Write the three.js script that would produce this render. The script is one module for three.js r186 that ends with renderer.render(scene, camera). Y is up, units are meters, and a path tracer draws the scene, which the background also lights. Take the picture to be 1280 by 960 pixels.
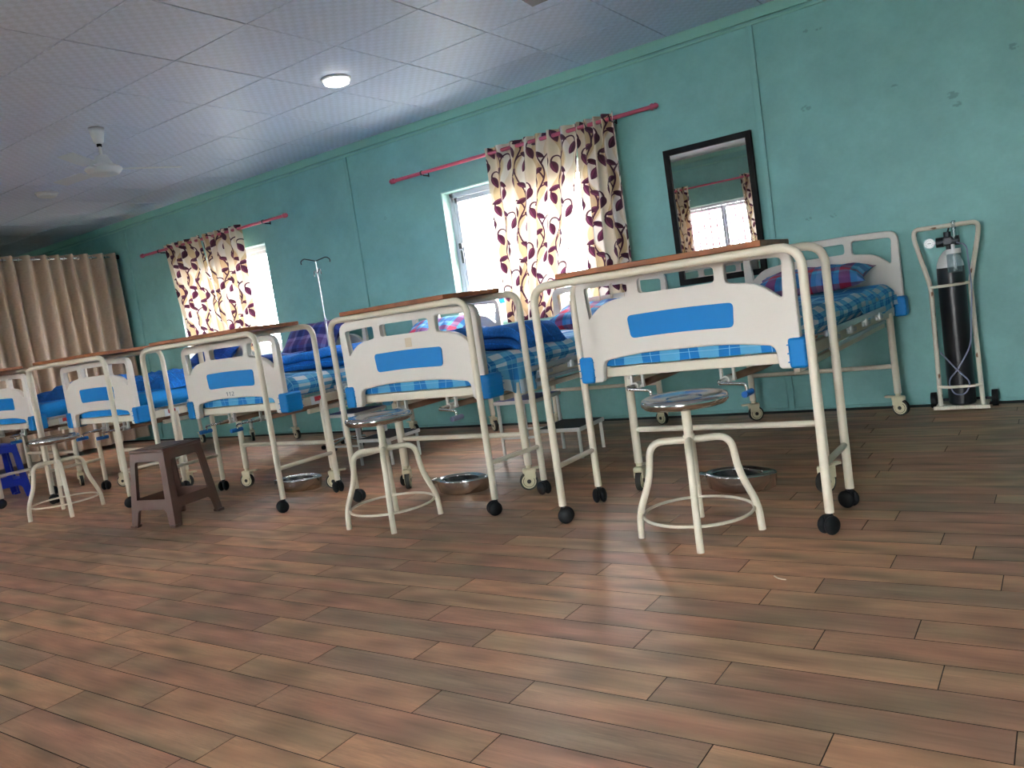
import * as THREE from 'three';
import { RoundedBoxGeometry } from 'three/addons/geometries/RoundedBoxGeometry.js';
import { mergeGeometries } from 'three/addons/utils/BufferGeometryUtils.js';
import { RectAreaLightUniformsLib } from 'three/addons/lights/RectAreaLightUniformsLib.js';
import { FontLoader } from 'three/addons/loaders/FontLoader.js';
import { TextGeometry } from 'three/addons/geometries/TextGeometry.js';

// ---------------------------------------------------------------- camera, sky, exposure
const scene = new THREE.Scene();
const RAD = Math.PI / 180;
const camera = new THREE.PerspectiveCamera(51.08, 1280 / 960, 0.05, 200);
camera.position.set(0, 1, 0);
camera.rotation.set(-5.31 * RAD, 35.202 * RAD, -8.316 * RAD, 'YXZ');
const renderer = new THREE.WebGLRenderer({ antialias: true });
renderer.toneMapping = THREE.LinearToneMapping;
renderer.toneMappingExposure = 1.06;
renderer.shadowMap.enabled = true;
scene.background = new THREE.Color().setRGB(0.97, 0.98, 1.0);   // white overcast sky
scene.backgroundIntensity = 44;
RectAreaLightUniformsLib.init();

// ---------------------------------------------------------------- helpers
let seed = 20240611;
const rnd = () => { seed = (seed * 1664525 + 1013904223) >>> 0; return seed / 4294967296; };
const rr = (a, b) => a + (b - a) * rnd();
const lerp = (a, b, t) => a + (b - a) * t;
const clamp = (x, a, b) => Math.max(a, Math.min(b, x));
const hash = (x, y, s) => { let h = (x * 374761393 + y * 668265263 + s * 2147483647) | 0; h = Math.imul(h ^ (h >>> 13), 1274126177); return ((h ^ (h >>> 16)) >>> 0) / 4294967296; };
function noise(x, y, s = 0, px = 0, py = 0) {           // value noise, periodic when px, py are given
  const xi = Math.floor(x), yi = Math.floor(y); let fx = x - xi, fy = y - yi;
  fx = fx * fx * (3 - 2 * fx); fy = fy * fy * (3 - 2 * fy);
  const w = (v, p) => (p ? ((v % p) + p) % p : v);
  const a = hash(w(xi, px), w(yi, py), s), b = hash(w(xi + 1, px), w(yi, py), s), c = hash(w(xi, px), w(yi + 1, py), s), d = hash(w(xi + 1, px), w(yi + 1, py), s);
  return lerp(lerp(a, b, fx), lerp(c, d, fx), fy);
}
const used = new Map();
function numbered(n) { const k = used.get(n) ?? 0; used.set(n, k + 1); return k ? n + '_' + String(k).padStart(3, '0') : n; }
function tag(o, label, category, group, kind) { o.userData = { ...o.userData, label }; if (category) o.userData.category = category; if (group) o.userData.group = group; if (kind) o.userData.kind = kind; return o; }
function clean(g) { if (g.index) g = g.toNonIndexed(); for (const k of Object.keys(g.attributes)) if (!['position', 'normal', 'uv', 'color'].includes(k)) g.deleteAttribute(k); return g; }
function join(gs) { return Array.isArray(gs) ? (gs.length === 1 ? gs[0] : mergeGeometries(gs.map(clean))) : gs; }
function obj(name, gs, m, parent, label) { const o = new THREE.Mesh(join(gs), m); o.name = parent === scene ? numbered(name) : name; parent.add(o); if (label) o.userData.label = label; return o; }
function thing(name, label, category, [x, y, z] = [0, 0, 0], turn = 0, group) { const o = new THREE.Group(); o.name = numbered(name); scene.add(o); o.position.set(x, y, z); o.rotation.y = turn; return tag(o, label, category, group); }
function struct(name, gs, m, label, category) { const o = new THREE.Mesh(join(gs), m); o.name = name; scene.add(o); return tag(o, label, category, null, 'structure'); }
function structGroup(name, label, category, [x, y, z] = [0, 0, 0]) { const o = new THREE.Group(); o.name = name; scene.add(o); o.position.set(x, y, z); return tag(o, label, category, null, 'structure'); }
function bx(w, h, d, x = 0, y = 0, z = 0, r = 0.004) { const g = r > 0 ? new RoundedBoxGeometry(w, h, d, 1, Math.min(r, w / 2.01, h / 2.01, d / 2.01)) : new THREE.BoxGeometry(w, h, d); g.translate(x, y, z); return g; }
function cyl(r, h, x, y, z, axis = 'y', seg = 16, r2 = r) { const g = new THREE.CylinderGeometry(r2, r, h, seg); if (axis === 'x') g.rotateZ(Math.PI / 2); if (axis === 'z') g.rotateX(Math.PI / 2); g.translate(x, y, z); return g; }
function lathe(pts, seg = 28) { return new THREE.LatheGeometry(pts.map(([r, y]) => new THREE.Vector2(r, y)), seg); }
const V = (x, y, z) => new THREE.Vector3(x, y, z);
// a round tube swept along a polyline whose corners are filleted
function tube(pts, r, fillet = 0, seg = 8, closed = false) {
  let P = pts.map((p) => (p.isVector3 ? p : V(...p)));
  if (fillet) {
    const q = [P[0]];
    for (let i = 1; i < P.length - 1; i++) {
      const a = P[i].clone().sub(P[i - 1]), b = P[i + 1].clone().sub(P[i]), la = a.length(), lb = b.length(), f = Math.min(fillet, la * 0.49, lb * 0.49);
      const s = P[i].clone().addScaledVector(a, -f / la), e = P[i].clone().addScaledVector(b, f / lb);
      for (let k = 0; k <= 6; k++) { const t = k / 6; q.push(s.clone().multiplyScalar((1 - t) * (1 - t)).addScaledVector(P[i], 2 * t * (1 - t)).addScaledVector(e, t * t)); }
    }
    q.push(P[P.length - 1]); P = q;
  }
  const n = P.length, pos = [], nor = [], uv = [], idx = []; let nrm = null, len = 0;
  for (let i = 0; i < n; i++) {
    const t = (closed ? P[(i + 1) % n].clone().sub(P[(i - 1 + n) % n]) : P[Math.min(i + 1, n - 1)].clone().sub(P[Math.max(i - 1, 0)])).normalize();
    if (!nrm) nrm = Math.abs(t.y) < 0.9 ? V(0, 1, 0) : V(1, 0, 0);
    nrm = nrm.clone().addScaledVector(t, -nrm.dot(t)).normalize();
    const bn = t.clone().cross(nrm); if (i) len += P[i].distanceTo(P[i - 1]);
    for (let k = 0; k <= seg; k++) { const a = (k / seg) * 2 * Math.PI, d = nrm.clone().multiplyScalar(Math.cos(a)).addScaledVector(bn, Math.sin(a)); pos.push(P[i].x + d.x * r, P[i].y + d.y * r, P[i].z + d.z * r); nor.push(d.x, d.y, d.z); uv.push(k / seg * r * 6, len); }
  }
  const m = closed ? n : n - 1;
  for (let i = 0; i < m; i++) for (let k = 0; k < seg; k++) { const a = i * (seg + 1) + k, b = ((i + 1) % n) * (seg + 1) + k; idx.push(a, a + 1, b, b, a + 1, b + 1); }
  if (!closed) for (const [i, s] of [[0, -1], [n - 1, 1]]) {
    const t = (i ? P[n - 1].clone().sub(P[n - 2]) : P[1].clone().sub(P[0])).normalize().multiplyScalar(s), c = pos.length / 3; pos.push(P[i].x, P[i].y, P[i].z); nor.push(t.x, t.y, t.z); uv.push(0, 0);
    for (let k = 0; k <= seg; k++) { const b = (i * (seg + 1) + k) * 3; pos.push(pos[b], pos[b + 1], pos[b + 2]); nor.push(t.x, t.y, t.z); uv.push(0, 0); }
    for (let k = 0; k < seg; k++) s > 0 ? idx.push(c, c + 1 + k, c + 2 + k) : idx.push(c, c + 2 + k, c + 1 + k);
  }
  const g = new THREE.BufferGeometry(); g.setAttribute('position', new THREE.Float32BufferAttribute(pos, 3)); g.setAttribute('normal', new THREE.Float32BufferAttribute(nor, 3)); g.setAttribute('uv', new THREE.Float32BufferAttribute(uv, 2)); g.setIndex(idx); return g;
}
// a grid surface from f(u, v) -> [x, y, z], uv given in metres
function grid(nu, nv, f, uvf) {
  const pos = [], uv = [], idx = [];
  for (let j = 0; j <= nv; j++) for (let i = 0; i <= nu; i++) { const u = i / nu, v = j / nv; pos.push(...f(u, v)); uv.push(...(uvf ? uvf(u, v) : [u, v])); }
  for (let j = 0; j < nv; j++) for (let i = 0; i < nu; i++) { const a = j * (nu + 1) + i, b = a + nu + 1; idx.push(a, a + 1, b, b, a + 1, b + 1); }
  const g = new THREE.BufferGeometry(); g.setAttribute('position', new THREE.Float32BufferAttribute(pos, 3)); g.setAttribute('uv', new THREE.Float32BufferAttribute(uv, 2)); g.setIndex(idx); g.computeVertexNormals(); return g;
}
function loft(rings) { const n = rings[0].length; return grid(n, rings.length - 1, (u, v) => rings[Math.round(v * (rings.length - 1))][Math.round(u * n) % n], (u, v) => [u, v]); }
function roundPoly(pts, r, Cls = THREE.Shape) {          // polygon with rounded corners; r a number or per point
  const s = new Cls(), n = pts.length;
  pts.forEach(([x, y, ri], i) => {
    const [ax, ay] = pts[(i - 1 + n) % n], [bx_, by_] = pts[(i + 1) % n], R = ri ?? r, la = Math.hypot(ax - x, ay - y), lb = Math.hypot(bx_ - x, by_ - y), f = Math.min(R, la * 0.49, lb * 0.49);
    const p = [x + (ax - x) / la * f, y + (ay - y) / la * f], q = [x + (bx_ - x) / lb * f, y + (by_ - y) / lb * f];
    i ? s.lineTo(...p) : s.moveTo(...p); s.quadraticCurveTo(x, y, ...q);
  });
  s.closePath(); return s;
}
function extrude(shape, depth, bevel = 0.004, seg = 6) { const g = new THREE.ExtrudeGeometry(shape, { depth: depth - 2 * bevel, bevelEnabled: bevel > 0, bevelThickness: bevel, bevelSize: bevel, bevelOffset: -bevel, bevelSegments: 2, curveSegments: seg }); g.translate(0, 0, -depth + bevel); return g; }
function place(g, [x, y, z], [a, b, c] = [0, 0, 0]) { g.applyMatrix4(new THREE.Matrix4().compose(V(x, y, z), new THREE.Quaternion().setFromEuler(new THREE.Euler(a, b, c)), V(1, 1, 1))); return g; }

// ---------------------------------------------------------------- textures
function dataTex(w, h, f, srgb = true) {
  const d = new Uint8Array(w * h * 4);
  for (let y = 0; y < h; y++) for (let x = 0; x < w; x++) { const c = f(x, y), k = (y * w + x) * 4; d[k] = clamp(c[0], 0, 255); d[k + 1] = clamp(c[1], 0, 255); d[k + 2] = clamp(c[2], 0, 255); d[k + 3] = 255; }
  const t = new THREE.DataTexture(d, w, h); t.wrapS = t.wrapT = THREE.RepeatWrapping; t.magFilter = THREE.LinearFilter; t.minFilter = THREE.LinearMipmapLinearFilter; t.generateMipmaps = true; if (srgb) t.colorSpace = THREE.SRGBColorSpace; t.needsUpdate = true; return t;
}
const grey = (v) => [v, v, v];
// vinyl planks: streaky print with reddish and grey-brown clouds; one map per print, u along the plank
const plankTones = [[194, 150, 117], [175, 137, 110], [202, 154, 118], [190, 140, 113], [167, 133, 108], [198, 151, 117], [180, 136, 107], [187, 145, 114]];
const plankMaps = plankTones.map((t, s) => dataTex(512, 128, (x, y) => {
  const cloud = noise(x / 90, y / 40, s * 9 + 1), streak = noise(x / 70, y / 7, s * 9 + 2), grain = noise(x / 26, y / 1.7, s * 9 + 3) * 0.6 + noise(x / 8, y / 1.1, s * 9 + 4) * 0.4;
  const patch = Math.max(0, noise(x / 120, y / 60, s * 9 + 5) * 0.7 + grain * 0.3 - 0.46), k = 0.86 + 0.18 * cloud + 0.08 * (streak - 0.5) + 0.16 * (grain - 0.5) - 0.42 * patch, red = (noise(x / 150, y / 70, s * 9 + 6) - 0.5) * 20;
  return [t[0] * k + red, t[1] * k - red * 0.1, t[2] * k + red * 0.05];
}));
const wallMap = dataTex(512, 512, (x, y) => { const n = noise(x / 64, y / 64, 31, 8, 8) * 0.5 + noise(x / 16, y / 16, 32, 32, 32) * 0.3 + noise(x / 4, y / 4, 33, 128, 128) * 0.2, k = 0.94 + 0.12 * (n - 0.5) * 2 * 0.5; return [134 * k, 193 * k, 190 * k]; });
const wallMarks = [[-1.31, 2.52, 0.02], [-1.23, 2.51, 0.02], [-1.36, 2.03, 0.03], [-0.51, 1.89, 0.035], [-0.49, 1.83, 0.025], [-0.82, 2.03, 0.018], [-1.42, 1.31, 0.022], [-1.26, 1.3, 0.018], [-0.18, 2.08, 0.03], [-5.23, 2.01, 0.022]];
const bedWallMap = dataTex(2048, 512, (x, y) => {             // 16.4 m by 3.1 m of paint with chips and dents
  const n = noise(x / 30, y / 36, 31) * 0.5 + noise(x / 8, y / 10, 32) * 0.3 + noise(x / 2, y / 2.5, 33) * 0.2, X = x / 2048 * 16.4 - 13.4, Y = y / 512 * 3.1 - 0.12; let k = 0.94 + 0.06 * (n - 0.5) * 2;
  for (const [a, b, r] of wallMarks) { const d = Math.hypot(X - a, (Y - b) * 1.6); if (d < r && noise(x / 1.6, y / 1.6, 35) > 0.42) k *= 0.84; }
  return [134 * k, 193 * k, 190 * k];
});
const ceilMap = dataTex(256, 256, (x, y) => { const a = (Math.floor(x / 16) + Math.floor(y / 16)) % 2, k = (a ? 1 : 0.955) * (0.985 + 0.03 * noise(x / 8, y / 8, 41, 32, 32)); return [222 * k, 229 * k, 246 * k]; });
const ceilRough = dataTex(256, 256, (x, y) => { const a = (Math.floor(x / 16) + Math.floor(y / 16)) % 2; return [255, a ? 190 : 140, 0]; }, false);
const gingham = (A, B, C, L) => dataTex(256, 256, (x, y) => {      // 0.16 m of woven check
  const bx_ = x % 256 < 128, by_ = y % 256 < 128, th = 0.94 + 0.06 * ((x + y) % 2), line = (v) => { const m = v % 128; return m > 61 && m < 66; };
  let c = bx_ && by_ ? A : bx_ || by_ ? B : C; if (line(x) && bx_ || line(y) && by_) c = L; return c.map((q) => q * th);
});
const checkBlue = gingham([20, 122, 196], [96, 176, 220], [226, 234, 242], [150, 205, 236]);
const checkRed = dataTex(256, 256, (x, y) => { const band = (v) => { const m = v % 256; return m < 76 ? 0 : m < 112 ? 1 : m < 180 ? 2 : m < 216 ? 1 : 3; }, P = [[40, 84, 160], [70, 165, 215], [205, 52, 84], [140, 190, 230]], a = P[band(x)], b = P[band((y * 1) % 256)], th = 0.93 + 0.07 * ((x + y) % 2); return [0, 1, 2].map((i) => (a[i] + b[i]) / 2 * th); });
const checkViolet = dataTex(256, 256, (x, y) => { const band = (v) => { const m = v % 256; return m < 90 ? 0 : m < 128 ? 1 : m < 210 ? 2 : 3; }, P = [[28, 48, 116], [70, 90, 170], [92, 66, 130], [150, 140, 196]], a = P[band(x)], b = P[band(y)], th = 0.93 + 0.07 * ((x + y) % 2); return [0, 1, 2].map((i) => (a[i] + b[i]) / 2 * th); });
const blanketMap = (c) => dataTex(256, 256, (x, y) => { const k = 0.82 + 0.26 * noise(x / 5, y / 5, 51, 51, 51) + 0.1 * noise(x / 60, y / 30, 52), l = y % 64 < 3 ? 1.45 : 1; return c.map((q) => q * k * l); });
const clothMap = (c) => dataTex(128, 128, (x, y) => { const k = 0.93 + 0.08 * ((x + y) % 2) + 0.06 * noise(x / 16, y / 16, 61, 8, 8); return c.map((q) => q * k); });
const woodMap = dataTex(512, 64, (x, y) => { const g = noise(x / 60, y / 3, 71) * 0.6 + noise(x / 16, y / 1.5, 72) * 0.4, k = 0.72 + 0.5 * g; return [146 * k, 86 * k, 48 * k]; });
const rustMap = dataTex(256, 64, (x, y) => { const n = noise(x / 12, y / 8, 81), c = n > 0.86 ? [140, 104, 78] : [222, 214, 196]; return c; });
const brownRust = dataTex(128, 64, (x, y) => { const n = noise(x / 10, y / 6, 83); return [126 + 40 * n, 96 + 38 * n, 76 + 36 * n]; });
// curtain print: purple leaves on curling stems over cream and gold
const leafMap = (() => {
  const S = 1024, c = document.createElement('canvas'); c.width = c.height = S; const g = c.getContext('2d');
  g.fillStyle = '#e2d3bd'; g.fillRect(0, 0, S, S);
  for (let k = 0; k < 4; k++) for (let y = 0; y < S; y += 2) { const x = 128 + k * 256 + 46 * Math.sin(y / S * Math.PI * 4 + k * 1.7); g.fillStyle = 'rgba(192,160,116,0.7)'; g.fillRect(x - 58, y, 78, 2); g.fillStyle = 'rgba(238,230,222,0.8)'; g.fillRect(x + 30, y, 56, 2); }
  const ink = '#40182e';
  function wrapped(f) { for (const ox of [-S, 0, S]) for (const oy of [-S, 0, S]) { g.save(); g.translate(ox, oy); f(); g.restore(); } }
  function leaf(x, y, a, l) { wrapped(() => { g.translate(x, y); g.rotate(a); g.fillStyle = ink; g.beginPath(); g.moveTo(0, 0); g.bezierCurveTo(l * 0.2, -l * 0.42, l * 0.75, -l * 0.34, l, 0); g.bezierCurveTo(l * 0.75, l * 0.2, l * 0.25, l * 0.3, 0, 0); g.fill(); g.fillStyle = 'rgba(122,58,94,0.6)'; g.beginPath(); g.moveTo(l * 0.08, 0); g.bezierCurveTo(l * 0.3, l * 0.05, l * 0.7, l * 0.05, l * 0.95, 0); g.bezierCurveTo(l * 0.7, l * 0.18, l * 0.3, l * 0.24, l * 0.08, 0); g.fill(); }); }
  function stroke(p) { wrapped(() => { g.strokeStyle = ink; g.lineWidth = 11; g.beginPath(); g.moveTo(p[0], p[1]); g.bezierCurveTo(p[2], p[3], p[4], p[5], p[6], p[7]); g.stroke(); }); }
  for (let k = 0; k < 4; k++) {
    const C = S / 4, X = (y) => C * (k + 0.5) + 40 * Math.sin(y / S * Math.PI * 4 + k * 2.1), D = (y) => 40 * Math.PI * 4 / S * Math.cos(y / S * Math.PI * 4 + k * 2.1);
    for (let y = 0; y < S; y += 64) stroke([X(y), y, X(y) + D(y) * 21, y + 21, X(y + 64) - D(y + 64) * 21, y + 43, X(y + 64), y + 64]);
    for (let j = 0; j < 8; j++) { const y = j * S / 8 + (k % 3) * 43, d = j % 2 ? 1 : -1, x = X(y); stroke([x, y, x + d * 20, y - 84, x + d * 92, y - 110, x + d * 100, y - 30]); leaf(x + d * 100, y - 36, d > 0 ? 1.95 : 1.2, 112); leaf(x + d * 4, y + 34, d > 0 ? 2.65 : 0.5, 92); }
  }
  const t = new THREE.CanvasTexture(c); t.wrapS = t.wrapT = THREE.RepeatWrapping; t.colorSpace = THREE.SRGBColorSpace; t.repeat.set(1 / 0.95, 1 / 0.95); return t;
})();
const gaugeMap = (() => { const c = document.createElement('canvas'); c.width = c.height = 128; const g = c.getContext('2d'); g.fillStyle = '#e9ecea'; g.fillRect(0, 0, 128, 128); g.strokeStyle = '#222'; g.lineWidth = 5; for (let i = 0; i < 11; i++) { const a = Math.PI * (0.75 + 1.5 * i / 10); g.beginPath(); g.moveTo(64 + 44 * Math.cos(a), 64 + 44 * Math.sin(a)); g.lineTo(64 + 56 * Math.cos(a), 64 + 56 * Math.sin(a)); g.stroke(); } g.lineWidth = 6; g.beginPath(); g.moveTo(40, 64); g.lineTo(90, 62); g.stroke(); const t = new THREE.CanvasTexture(c); t.colorSpace = THREE.SRGBColorSpace; return t; })();

// ---------------------------------------------------------------- materials
const std = (o) => new THREE.MeshStandardMaterial(o);
const phy = (o) => new THREE.MeshPhysicalMaterial(o);
const rep = (t, x, y) => { const c = t.clone(); c.repeat.set(x, y); c.needsUpdate = true; return c; };
const M = {
  cream: std({ color: '#e6dcc8', roughness: 0.38 }), creamWorn: std({ map: rep(rustMap, 3, 2), roughness: 0.5 }),
  board: std({ color: '#e6dfd6', roughness: 0.42 }), blue: phy({ color: '#0079c2', roughness: 0.5, specularIntensity: 0.6 }), bluePlastic: std({ color: '#1c36a8', roughness: 0.35 }),
  wood: std({ map: rep(woodMap, 1, 1), roughness: 0.45 }), rubber: phy({ color: '#121417', roughness: 0.6, specularIntensity: 0.5 }), casterCream: std({ color: '#d9cfae', roughness: 0.5 }), casterDark: std({ color: '#26241f', roughness: 0.6 }),
  steel: std({ color: '#cfcfcf', metalness: 1, roughness: 0.16 }), chrome: std({ color: '#d6d6d6', metalness: 1, roughness: 0.22 }), alu: std({ color: '#c3c6c9', metalness: 0.85, roughness: 0.38 }),
  rod: std({ map: brownRust, roughness: 0.6 }), gripBlue: std({ color: '#1769b8', roughness: 0.4 }), gripGrey: std({ color: '#8c93b0', roughness: 0.45 }), red: std({ color: '#b3202a', roughness: 0.5 }),
  wall: std({ map: rep(wallMap, 0.5, 0.5), roughness: 0.55 }), bedWall: (() => { const t = rep(bedWallMap, 1 / 16.4, 1 / 3.1); t.offset.set(13.4 / 16.4, 0.12 / 3.1); return std({ map: t, roughness: 0.55 }); })(), wallTrim: std({ color: '#88c0b4', roughness: 0.5 }), jamb: std({ color: '#bfe3de', roughness: 0.5 }),
  ceilTile: std({ map: rep(ceilMap, 1, 1), roughnessMap: rep(ceilRough, 1, 1), roughness: 0.8 }), ceilGrid: std({ color: '#7c818c', roughness: 0.7 }),
  frame: std({ color: '#c9c8d6', roughness: 0.4, metalness: 0.3 }), glass: phy({ color: '#ffffff', roughness: 0.0, transmission: 1, thickness: 0, ior: 1.3 }), grille: std({ color: '#d99aa8', roughness: 0.5 }),
  pink: std({ color: '#b34d63', roughness: 0.4 }), black: phy({ color: '#08070a', roughness: 0.6, specularIntensity: 0.4 }), mirror: std({ color: '#e8eceb', metalness: 1, roughness: 0.01 }),
  leaf: phy({ map: leafMap, roughness: 0.95, transmission: 0.11, thickness: 0, side: THREE.DoubleSide }), beige: phy({ map: rep(clothMap([200, 176, 154]), 8, 8), roughness: 0.9, transmission: 0.25, thickness: 0, side: THREE.DoubleSide }),
  checkBlue: std({ map: rep(checkBlue, 1 / 0.19, 1 / 0.19), roughness: 0.9 }), checkRed: std({ map: rep(checkRed, 1 / 0.22, 1 / 0.22), roughness: 0.9 }), checkViolet: std({ map: rep(checkViolet, 1 / 0.22, 1 / 0.22), roughness: 0.9 }),
  sheetBlue: std({ map: rep(clothMap([10, 132, 208]), 9, 9), roughness: 0.85 }), navy: std({ map: rep(blanketMap([24, 98, 178]), 4, 4), roughness: 0.95 }), royal: std({ map: rep(blanketMap([16, 112, 204]), 4, 4), roughness: 0.95 }), deep: std({ map: rep(blanketMap([18, 62, 140]), 4, 4), roughness: 0.95 }),
  brown: std({ color: '#5f443b', roughness: 0.4 }), white: std({ color: '#e9eaea', roughness: 0.4 }), whiteEnamel: std({ color: '#dcdad4', roughness: 0.35 }), treadDark: std({ color: '#37383c', roughness: 0.7 }),
  cylinder: std({ color: '#15171d', roughness: 0.35 }), clear: phy({ color: '#dfe9ec', roughness: 0.06, transmission: 0.9, thickness: 0, ior: 1.35 }), darkMetal: std({ color: '#2a2d31', metalness: 0.6, roughness: 0.35 }), gauge: std({ map: gaugeMap, roughness: 0.3 }),
  fanWhite: std({ color: '#dfe1e2', roughness: 0.35 }), fanDark: std({ color: '#4a4440', roughness: 0.5 }), ink: std({ color: '#7d7f86', roughness: 0.7 }),
  lampOn: std({ color: '#ffffff', emissive: '#ffffff', emissiveIntensity: 6, roughness: 0.5 }), subfloor: std({ color: '#2b1d17', roughness: 0.8 }), ground: std({ color: '#cdc9c0', roughness: 0.9 }), plainCeil: std({ color: '#8d8c92', roughness: 0.8 }),
  label: std({ color: '#d8c7ae', roughness: 0.8 }), brass: std({ color: '#9a8a6a', metalness: 0.8, roughness: 0.4 }),
};
const plankMats = plankMaps.map((map) => phy({ map, roughness: 0.45, specularIntensity: 0.7 }));

// ---------------------------------------------------------------- the room
const ZB = -5.75, ZF = 2.0, XL = -13.0, XR = 2.6, HC = 2.77, T = 0.16;
function wallWithHoles(x0, x1, holes) {                       // in the plane z = 0, thickness towards -z
  const s = new THREE.Shape([[x0, -0.1], [x1, -0.1], [x1, HC + 0.15], [x0, HC + 0.15]].map(([x, y]) => new THREE.Vector2(x, y)));
  for (const [a, b, c, d] of holes) s.holes.push(new THREE.Path([[a, c], [a, d], [b, d], [b, c]].map(([x, y]) => new THREE.Vector2(x, y))));
  const g = new THREE.ExtrudeGeometry(s, { depth: T, bevelEnabled: false }); g.translate(0, 0, -T); return g;
}
const W1 = [-4.53, -2.97, 0.89, 2.11], W2 = [-8.7, -6.985, 0.89, 2.08];
const OW = [[-5.42, -3.95, 0.89, 1.96], [-9.2, -7.6, 0.89, 1.96]], DOOR = [-0.85, 0.05, 0, 2.05];
struct('wall_back', place(wallWithHoles(XL - T, XR + T, [W1, W2]), [0, 0, ZB]), M.bedWall, 'teal painted wall behind the row of beds, with two window openings', 'wall');
struct('wall_front', place(wallWithHoles(-XR - T, -XL + T, [...OW, DOOR].map(([a, b, c, d]) => [-b, -a, c, d])), [0, 0, ZF], [0, Math.PI, 0]), M.wall, 'teal painted wall that the mirror reflects, with window openings', 'wall');
struct('wall_left', bx(T, HC + 0.25, ZF - ZB, XL - T / 2, HC / 2, (ZB + ZF) / 2, 0), M.wall, 'teal painted end wall hidden behind the beige curtain', 'wall');
struct('wall_right', bx(T, HC + 0.25, ZF - ZB, XR + T / 2, HC / 2, (ZB + ZF) / 2, 0), M.wall, 'teal painted end wall beyond the oxygen cylinder', 'wall');
struct('ground', bx(80, 0.2, 80, -5, -0.45, -2, 0), M.ground, 'pale dusty ground outside the windows', 'ground');

// floor: each vinyl plank its own piece, the far ones joined
const floor = struct('floor', bx(XR - XL, 0.1, ZF - ZB, (XL + XR) / 2, -0.054, (ZB + ZF) / 2, 0), M.subfloor, 'brown wood-look vinyl plank floor with reddish and grey-brown boards', 'floor');
{
  const PW = 0.1275, PL = 0.772, known = { '-3': -1.862, '-2': -1.542, '-1': -1.18, 0: -0.699, 1: -0.476, 2: -0.918, 3: -0.79, 4: -0.306, 5: -0.613, 6: -0.39, 7: -0.838, 8: -0.704, 9: -0.989, 10: -0.531, 11: -0.309 };
  const geo = plankMats.map((_, i) => { const g = new THREE.BoxGeometry(PL - 0.0026, 0.004, PW - 0.0028); const uv = g.attributes.uv, p = g.attributes.position; for (let k = 0; k < uv.count; k++) uv.setXY(k, (p.getX(k) + PL / 2) / PL * 0.98 + 0.01, (p.getZ(k) + PW / 2) / PW * 0.96 + 0.02); return g; });
  const list = []; camera.updateMatrixWorld(); camera.updateProjectionMatrix(); const inv = camera.matrixWorld.clone().invert();
  for (let k = -28; k < 40; k++) {
    const z1 = -1.5475 - k * PW, z = z1 + PW / 2; if (z - PW / 2 < ZB || z + PW / 2 > ZF) continue;          // z1 is the far edge of row k at k = 0
    const off = known[k] ?? rr(0, PL);
    for (let x = off - Math.ceil((off - XL) / PL) * PL; x < XR; x += PL) {
      let a = Math.max(x, XL), b = Math.min(x + PL, XR); if (b - a < 0.05) continue;
      const q = V((a + b) / 2, 0, z).applyMatrix4(inv), px = q.z < 0 ? Math.abs(q.x / q.z) : 9, py = q.z < 0 ? Math.abs(q.y / q.z) : 9, seen = q.z < -0.3 && px < 0.80 && py < 0.62;
      list.push({ x: (a + b) / 2, s: (b - a) / PL, z, v: Math.floor(rnd() * plankMats.length), f: rnd() < 0.5 ? Math.PI : 0, seen, d: q.length() });
    }
  }
  list.sort((p, q) => (q.seen - p.seen) || p.d - q.d);
  const rest = [];
  list.forEach((p, i) => {
    if (i < 295 && p.seen) { const o = new THREE.Mesh(geo[p.v], [M.subfloor, M.subfloor, plankMats[p.v], M.subfloor, M.subfloor, M.subfloor]); o.name = 'plank'; o.position.set(p.x, -0.002, p.z); o.rotation.y = p.f; o.scale.x = p.s; floor.add(o); }
    else { const g = geo[p.v].clone(); g.scale(p.s, 1, 1); if (p.f) g.rotateY(p.f); g.translate(p.x, -0.002, p.z); (rest[p.v] ??= []).push(g); }
  });
  const parts = rest.map((l) => mergeGeometries(l)), whole = mergeGeometries(parts, true), far = new THREE.Mesh(whole, rest.map((_, i) => plankMats[i])); far.name = 'far_planks'; far.userData.kind = 'stuff'; floor.add(far);
}
// ceiling of square plastic tiles
const ceiling = struct('ceiling', bx(XR - XL + 2 * T, 0.12, ZF - ZB + 2 * T, (XL + XR) / 2, HC + 0.075, (ZB + ZF) / 2, 0), M.ceilGrid, 'pale lavender ceiling of square glossy tiles', 'ceiling');
{
  const TX = 0.692, TZ = 0.668, g = bx(TX - 0.008, 0.01, TZ - 0.008, 0, 0, 0, 0.002); { const p = g.attributes.position, uv = g.attributes.uv; for (let i = 0; i < uv.count; i++) uv.setXY(i, p.getX(i) / 0.64, p.getZ(i) / 0.64); }
  for (let i = -16; i <= 9; i++) for (let j = -2; j <= 11; j++) {
    const x0 = Math.max(-2.944 + (i - 1) * TX, XL), x1 = Math.min(-2.944 + i * TX, XR), z0 = Math.max(-5.797 + j * TZ, ZB), z1 = Math.min(-5.797 + (j + 1) * TZ, ZF); if (x1 - x0 < 0.05 || z1 - z0 < 0.05) continue;
    const o = new THREE.Mesh(g, M.ceilTile); o.name = 'ceiling_tile'; o.scale.set((x1 - x0) / TX, 1, (z1 - z0) / TZ); o.position.set((x0 + x1) / 2, HC + 0.004 + rr(0, 0.0015), (z0 + z1) / 2); o.rotation.set(rr(-0.003, 0.003), 0, rr(-0.003, 0.003)); ceiling.add(o);
  }
}
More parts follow.
